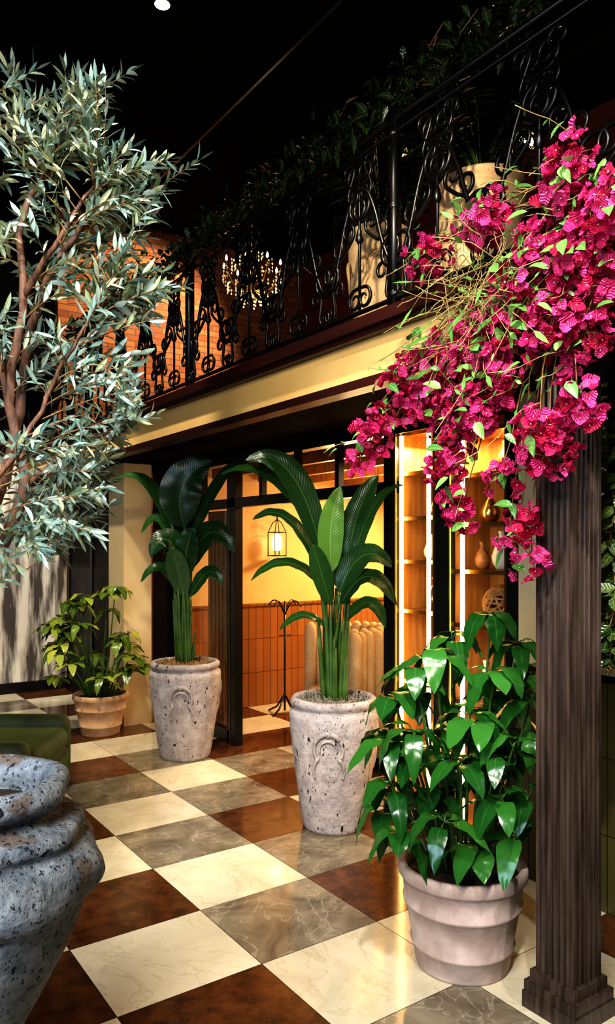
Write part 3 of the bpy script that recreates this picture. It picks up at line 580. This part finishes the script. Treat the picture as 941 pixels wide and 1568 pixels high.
for (y,z,n) in CL:
    C=Vec((2.13+U(-.06,.06),y,z))
    via=Vec((2.18+U(-.03,.05),(src.y*.55+y*.45),max(2.84,z+.12)+U(0,.06)))
    P=bez(src,via,C,14); P=[p+Vec((U(-.008,.008),U(-.01,.01),U(-.01,.01))) for p in P]; tw.tube(P,[.005-.0002*k for k in range(15)],"twig",5)
    for i in range(int(n*3.3)):
        dv=Vec((random.gauss(0,.5),random.gauss(0,.5),random.gauss(0,.5))); dv=dv/max(1,dv.length); c=C+Vec((dv.x*.065,dv.y*.078,dv.z*.085)); flower(c,U(.025,.037),"bract_red" if rnd()<.22 else "bract",C)
        if i%2==0: tw.tube([C,C.lerp(c,.5)+ZV*.01,c],.0015,"twig",3)
    for i in range(4):
        p=(P[int(U(8,14))] if i<2 else C)+Vec((U(-.10,-.03),U(-.07,.07),U(-.07,.07))); dr=Vec((U(-1,.5),U(-1,1),U(-.8,.6))).normalized(); L=U(.045,.075)
        lf.leafb(p,p+dr*L*.5+ZV*.008,p+dr*L-ZV*.01,L*.55,"leaf_boug",nrm=(-.8,U(-.4,.4),.7),seg=5,across=2,fold=.2)
    for j in range(2):
        p=P[int(U(8,14))]; Q=[p]; dr=Vec((U(-.6,.1),U(-.6,1),U(-.8,.6)))*.02
        for q in range(8): dr=dr+Vec((U(-.01,.004),U(-.010,.012),U(-.013,.008))); Q.append(Q[-1]+dr)
        tw.tube(Q,.0016,"twig_pale",4)
        for q in (3,5,7):
            c=Q[q]; d2=Vec((U(-1,1),U(-1,1),U(-1,1))).normalized()*.03; lf.leafb(c,c+d2*.5,c+d2,.014,"leaf_boug",nrm=(-1,0,.5),seg=3,across=1)
for i in range(130):
    y=U(1.76,2.12); z=U(2.5,2.82); p=Vec((2.10+U(-.06,.06),y,z)); Q=[p]; dr=Vec((U(-.5,.3),U(-1,1),U(-.8,.6)))*.018
    for q in range(8): dr=dr+Vec((U(-.01,.007),U(-.01,.01),U(-.012,.008))); Q.append(Q[-1]+dr)
    tw.tube(Q,.0019,"twig_pale",3)
    if i%3==0: lf.leafb(Q[-1],Q[-1]+dr*1.0,Q[-1]+dr*2,.02,"leaf_boug",nrm=(-1,0,.4),seg=3,across=1)
m.build("flowers",e); tw.build("branches",e); lf.build("leaves",e)
v=MB()
for s_ in range(8):
    p=Vec((2.74+U(-.06,.06),1.80+U(-.1,.10),2.495)); Q=[p]
    for q in range(27): Q.append(Q[-1]+Vec((U(-.012,.012),U(-.015,.015),-.05*U(.7,1.1))))
    v.tube(Q,.003,"twig",4)
    for q in Q:
        for _ in range(2):
            dr=Vec((U(-1,.6),U(-1,1),U(-1,.1))).normalized(); L=U(.06,.1); v.leafb(q,q+dr*L*.5,q+dr*L,L*.5,"leaf_vine",nrm=(-1,-.3,.6),seg=4,across=1)
v.build("hanging_vine")
# ---------------------------------------------------------------- balcony urns with palms
def balurn(cx,cy,R,H):
    e=empty("balcony_urn_planter"); m=MB(); m.lathe([(r,z) for r,z in tallprof(R,H)],(cx,cy,2.78),"ivory_stone",56)
    face=math.atan2(-cy,-cx)
    for q in (0,1,2): relief(m,(cx,cy,2.78),R,H,face+q*2.094,"ivory_stone")
    m.build("urn",e)
    m=MB(); m.lathe([(.01,.01),(R*.82,0)],(cx,cy,2.78+H*.94),"soil",20); C=Vec((cx,cy,2.78+H*.94))
    for i in range(30):
        a=U(0,6.28); dr=Vec((math.cos(a),math.sin(a),0)); L=U(.22,.46); P=bez(C,C+dr*L*.3+ZV*L,C+dr*L*.9+ZV*L*U(.4,1.1),8); m.tube(P,.004,"stem_green",4)
        for k in range(3,9):
            for s_ in (-1,1):
                sd=dr.cross(ZV)*s_; q=P[k]; d2=(sd+dr*.6-ZV*.2).normalized(); m.leafb(q,q+d2*.06,q+d2*.12-ZV*.02,.028,"leaf_dark",seg=3,across=1)
    m.build("foliage",e)
balurn(2.78,2.52,.215,.69); balurn(2.78,3.28,.18,.71)
balurn(2.80,.7,.2,.7)
# ---------------------------------------------------------------- chandelier
e=empty("chandelier"); cc=Vec((3.57,6.04,4.22)); m=MB()
m.tube([cc+ZV*.25,Vec((cc.x,cc.y,5.4))],.008,"brass",6); m.lathe([(.02,-.2),(.05,-.12),(.02,-.02),(.04,.08),(.015,.25)],cc,"brass",16)
for k in range(8):
    a=k*.7854; dr=Vec((math.cos(a),math.sin(a),0)); m.tube(bez(cc-ZV*.1,cc+dr*.15-ZV*.25,cc+dr*.27+ZV*.02,8),.006,"brass",5); m.lathe([(.02,0),(.022,.01),(.006,.02),(.006,.07)],cc+dr*.27+ZV*.02,"brass",8)
    m.lathe([(.004,0),(.012,.015),(.008,.04),(.001,.055)],cc+dr*.27+ZV*.09,"bulb",8)
m.build("frame",e); m=MB()
for ring,(R_,z,n) in enumerate(((.27,0,26),(.23,-.09,22),(.15,-.17,15),(.08,-.22,8),(.19,.13,16),(.10,.20,9))):
    for k in range(n):
        a=6.283*k/n+U(-.08,.08); p=cc+Vec((R_*math.cos(a),R_*math.sin(a),z+U(-.02,.02)))
        for q in range(int(U(1,4))):
            c1=p-ZV*.034*q; s_=U(.006,.012); m.add([c1+Vec((s_,0,0)),c1+Vec((0,s_,0)),c1-Vec((s_,0,0)),c1-Vec((0,s_,0)),c1+ZV*.014,c1-ZV*.014],[(0,1,4),(1,2,4),(2,3,4),(3,0,4),(1,0,5),(2,1,5),(3,2,5),(0,3,5)],"crystal")
m.build("crystals",e,smooth=False)
for (x,y,z,r) in ((4.05,4.05,4.12,.035),(3.30,3.22,3.92,.035),(3.10,3.45,4.12,.03),(3.25,2.62,3.86,.04),(3.9,5.2,4.0,.03)):
    e=empty("pendant_lamp"); m=MB(); m.tube([(x,y,z+r),(x,y,5.4)],.004,"black_metal",5); m.lathe([(.001,-r*.7),(r*.55,-r*.45),(r*.7,0),(r*.55,r*.45),(.001,r*.7)],(x,y,z),"bulb",14)
    for k in range(8):
        a=k*.7854; m.tube([Vec((x+r*1.15*math.sin(t*.3491)*math.cos(a),y+r*1.15*math.sin(t*.3491)*math.sin(a),z+r*1.3*math.cos(t*.3491))) for t in range(10)],.003,"brass",4)
    m.build("shade",e)
def spotfix(x,y):
    e=empty("ceiling_spotlight"); m=MB(); m.lathe([(.05,0),(.06,.02),(.06,.10),(.02,.11),(.02,.12)],(x,y,5.28),"black_metal",20); m.lathe([(.001,-.002),(.048,-.002),(.05,0)],(x,y,5.28),"spot_lens",20); m.build("head",e)
p=V(-.957,4.96,0); spotfix(p.x,p.y)
# ---------------------------------------------------------------- interior furniture
e=empty("wall_lantern"); lx,ly,lz=4.33,6.80,1.76; m=MB()
for sx in (-.07,.07):
    for sy in (-.07,.07): m.tube([(lx+sx,ly+sy,lz-.15),(lx+sx,ly+sy,lz+.1),(lx+sx*.5,ly+sy*.5,lz+.2),(lx,ly,lz+.24)],.005,"black_metal",5)
m.box((lx-.075,ly-.075,lz-.156),(lx+.075,ly+.075,lz-.144),"black_metal"); m.tube([(lx-.07,ly-.07,lz+.1),(lx+.07,ly-.07,lz+.1),(lx+.07,ly+.07,lz+.1),(lx-.07,ly+.07,lz+.1),(lx-.07,ly-.07,lz+.1)],.005,"black_metal",4)
m.tube([(lx,ly,lz+.24),(lx,ly,lz+.3),(lx,ly+.15,lz+.3)],.008,"black_metal",6); m.build("cage",e); m=MB(); m.lathe([(.001,-.1),(.045,-.09),(.055,-.03),(.05,.04),(.03,.08),(.001,.09)],(lx,ly,lz),"bulb_soft",18); m.build("globe",e)
def tub(x,y,rz,name="banquette_chair"):
    e=empty(name); m=MB()
    n=17
    for k in range(n):
        a=rz+math.radians(-115+230*k/(n-1)); p=Vec((x+.38*math.cos(a),y+.38*math.sin(a),.12)); m.tube([p,p+ZV*.78,p+ZV*.84,p+ZV*.875,p+ZV*.885],[.058,.058,.050,.030,.010],"beige_fabric",12)
    m.build("channel_back",e); m=MB(); m.lathe([(.30,0),(.32,.03),(.32,.28),(.29,.33),(.01,.34)],(x,y,.1),"beige_fabric",32); m.build("seat",e); m=MB(); m.lathe([(.25,0),(.25,.1)],(x,y,0),"dark_wood",24); m.build("plinth",e)
tub(4.12,5.38,-.2); tub(3.98,4.45,.1); tub(5.0,4.45,.6)
e=empty("round_table"); m=MB(); m.lathe([(.22,0),(.22,.02),(.03,.04),(.03,.7),(.3,.71),(.3,.735),(.01,.735)],(5.1,5.35,0),"dark_wood",32); m.build("top_and_pedestal",e)
e=empty("iron_stand"); m=MB(); sx,sy=4.2,6.45; m.tube([(sx,sy,.03),(sx,sy,1.15)],.011,"black_metal",7)
for k in range(4):
    a=k*1.57+.4; m.tube([(sx,sy,.2),(sx+.1*math.cos(a),sy+.1*math.sin(a),.06),(sx+.2*math.cos(a),sy+.2*math.sin(a),.01)],.01,"black_metal",6); m.tube(bez((sx,sy,1.0),(sx+.1*math.cos(a),sy+.1*math.sin(a),1.25),(sx+.2*math.cos(a),sy+.2*math.sin(a),1.1),8),.007,"black_metal",5)
m.tube([(sx-.07,sy,.8),(sx+.07,sy,.8)],.006,"black_metal",5); m.build("frame",e)
# ---------------------------------------------------------------- lights
def area(name,loc,target,size,power,col,spread=180):
    l=bpy.data.lights.new(name,"AREA"); l.energy=power; l.size=size; l.color=col; l.spread=math.radians(spread); o=bpy.data.objects.new(name,l); bpy.context.collection.objects.link(o); o.location=loc; o.rotation_euler=(Vec(target)-Vec(loc)).to_track_quat('-Z','Y').to_euler(); return o
def spot(name,loc,target,power,col,ang,blend=.6,rad=.06):
    l=bpy.data.lights.new(name,"SPOT"); l.energy=power; l.color=col; l.spot_size=math.radians(ang); l.spot_blend=blend; l.shadow_soft_size=rad; o=bpy.data.objects.new(name,l); bpy.context.collection.objects.link(o); o.location=loc; o.rotation_euler=(Vec(target)-Vec(loc)).to_track_quat('-Z','Y').to_euler(); return o
def point(name,loc,power,col,rad=.1):
    l=bpy.data.lights.new(name,"POINT"); l.energy=power; l.color=col; l.shadow_soft_size=rad; o=bpy.data.objects.new(name,l); bpy.context.collection.objects.link(o); o.location=loc; return o
W_=(1,.88,.70)
area("lobby_key",(-1.2,.2,3.6),(1.8,4,.3),1.6,95,(1,.93,.83),110)
area("window_cool",(-2.9,1.2,1.6),(.8,2.3,.7),1.8,50,(.58,.76,1),120)
spot("spot_olive",(.2,.9,4.6),(.6,3.3,2.3),520,(.92,.97,1),50)
spot("spot_boug",(.6,.3,4.3),(2.15,1.9,2.4),440,(1,.95,.92),40)
spot("spot_planter_a",(1.2,2.2,5.0),(2.7,3.7,.9),380,W_,36)
spot("spot_planter_b",(1.0,4.0,5.0),(2.6,5.7,1.0),440,W_,36)
spot("spot_pot",(.7,.2,4.6),(2.3,2.2,.7),320,(.95,.97,1),36)
spot("spot_column",(1.9,-1.6,3.4),(2.4,1.7,.9),190,(.95,.96,1),40)
spot("spot_far",(.6,5.5,5.0),(2.2,7.0,.8),480,W_,44)
spot("spot_backwall",(1.0,6.6,4.9),(2.3,9.15,1.2),900,(1,.93,.84),34)
area("interior_a",(5.75,5.75,2.38),(5.0,5.6,0),.5,105,(1,.76,.46)); area("interior_b",(4.2,3.0,2.38),(4.4,3.0,0),.6,50,(1,.74,.44))
area("interior_up",(4.9,5.7,1.9),(4.8,5.4,3),1.0,55,(1,.70,.36))
for y in (3.36,2.85): area("cabinet_%d"%int(y*100),(F+.2,y,2.34),(F+.2,y,0),.15,17,(1,.70,.34))
spot("mezz_wall",(4.0,6.9,5.1),(3.4,8.2,4.1),400,(1,.72,.42),88); point("chandelier_glow",(3.57,6.04,3.85),12,(1,.7,.4),.15)
spot("mezz_urns",(.3,1.35,3.6),(2.8,2.9,3.28),330,(1,.83,.60),21,.4)
point("mezz_fill",(4.4,3.2,4.3),16,(1,.70,.42),.08)  # added fill with no fixture, lifts the red mezzanine wall out of the dark
w=bpy.data.worlds.new("World"); bpy.context.scene.world=w; w.use_nodes=True; w.node_tree.nodes["Background"].inputs[0].default_value=(.5,.6,.8,1); w.node_tree.nodes["Background"].inputs[1].default_value=.02
# ---------------------------------------------------------------- camera
cd=bpy.data.cameras.new("camera"); co=bpy.data.objects.new("camera",cd); bpy.context.collection.objects.link(co)
cd.sensor_fit='VERTICAL'; cd.sensor_height=36; cd.lens=1151/1568*36; cd.shift_y=54/1568; cd.clip_start=.05
co.location=(0,0,1.7); co.rotation_euler=(math.pi/2,0,-math.atan2(FX,FY)); bpy.context.scene.camera=co
try:
    bpy.context.scene.view_settings.view_transform='Standard'; bpy.context.scene.view_settings.look='High Contrast'
except Exception as ex: print(ex)
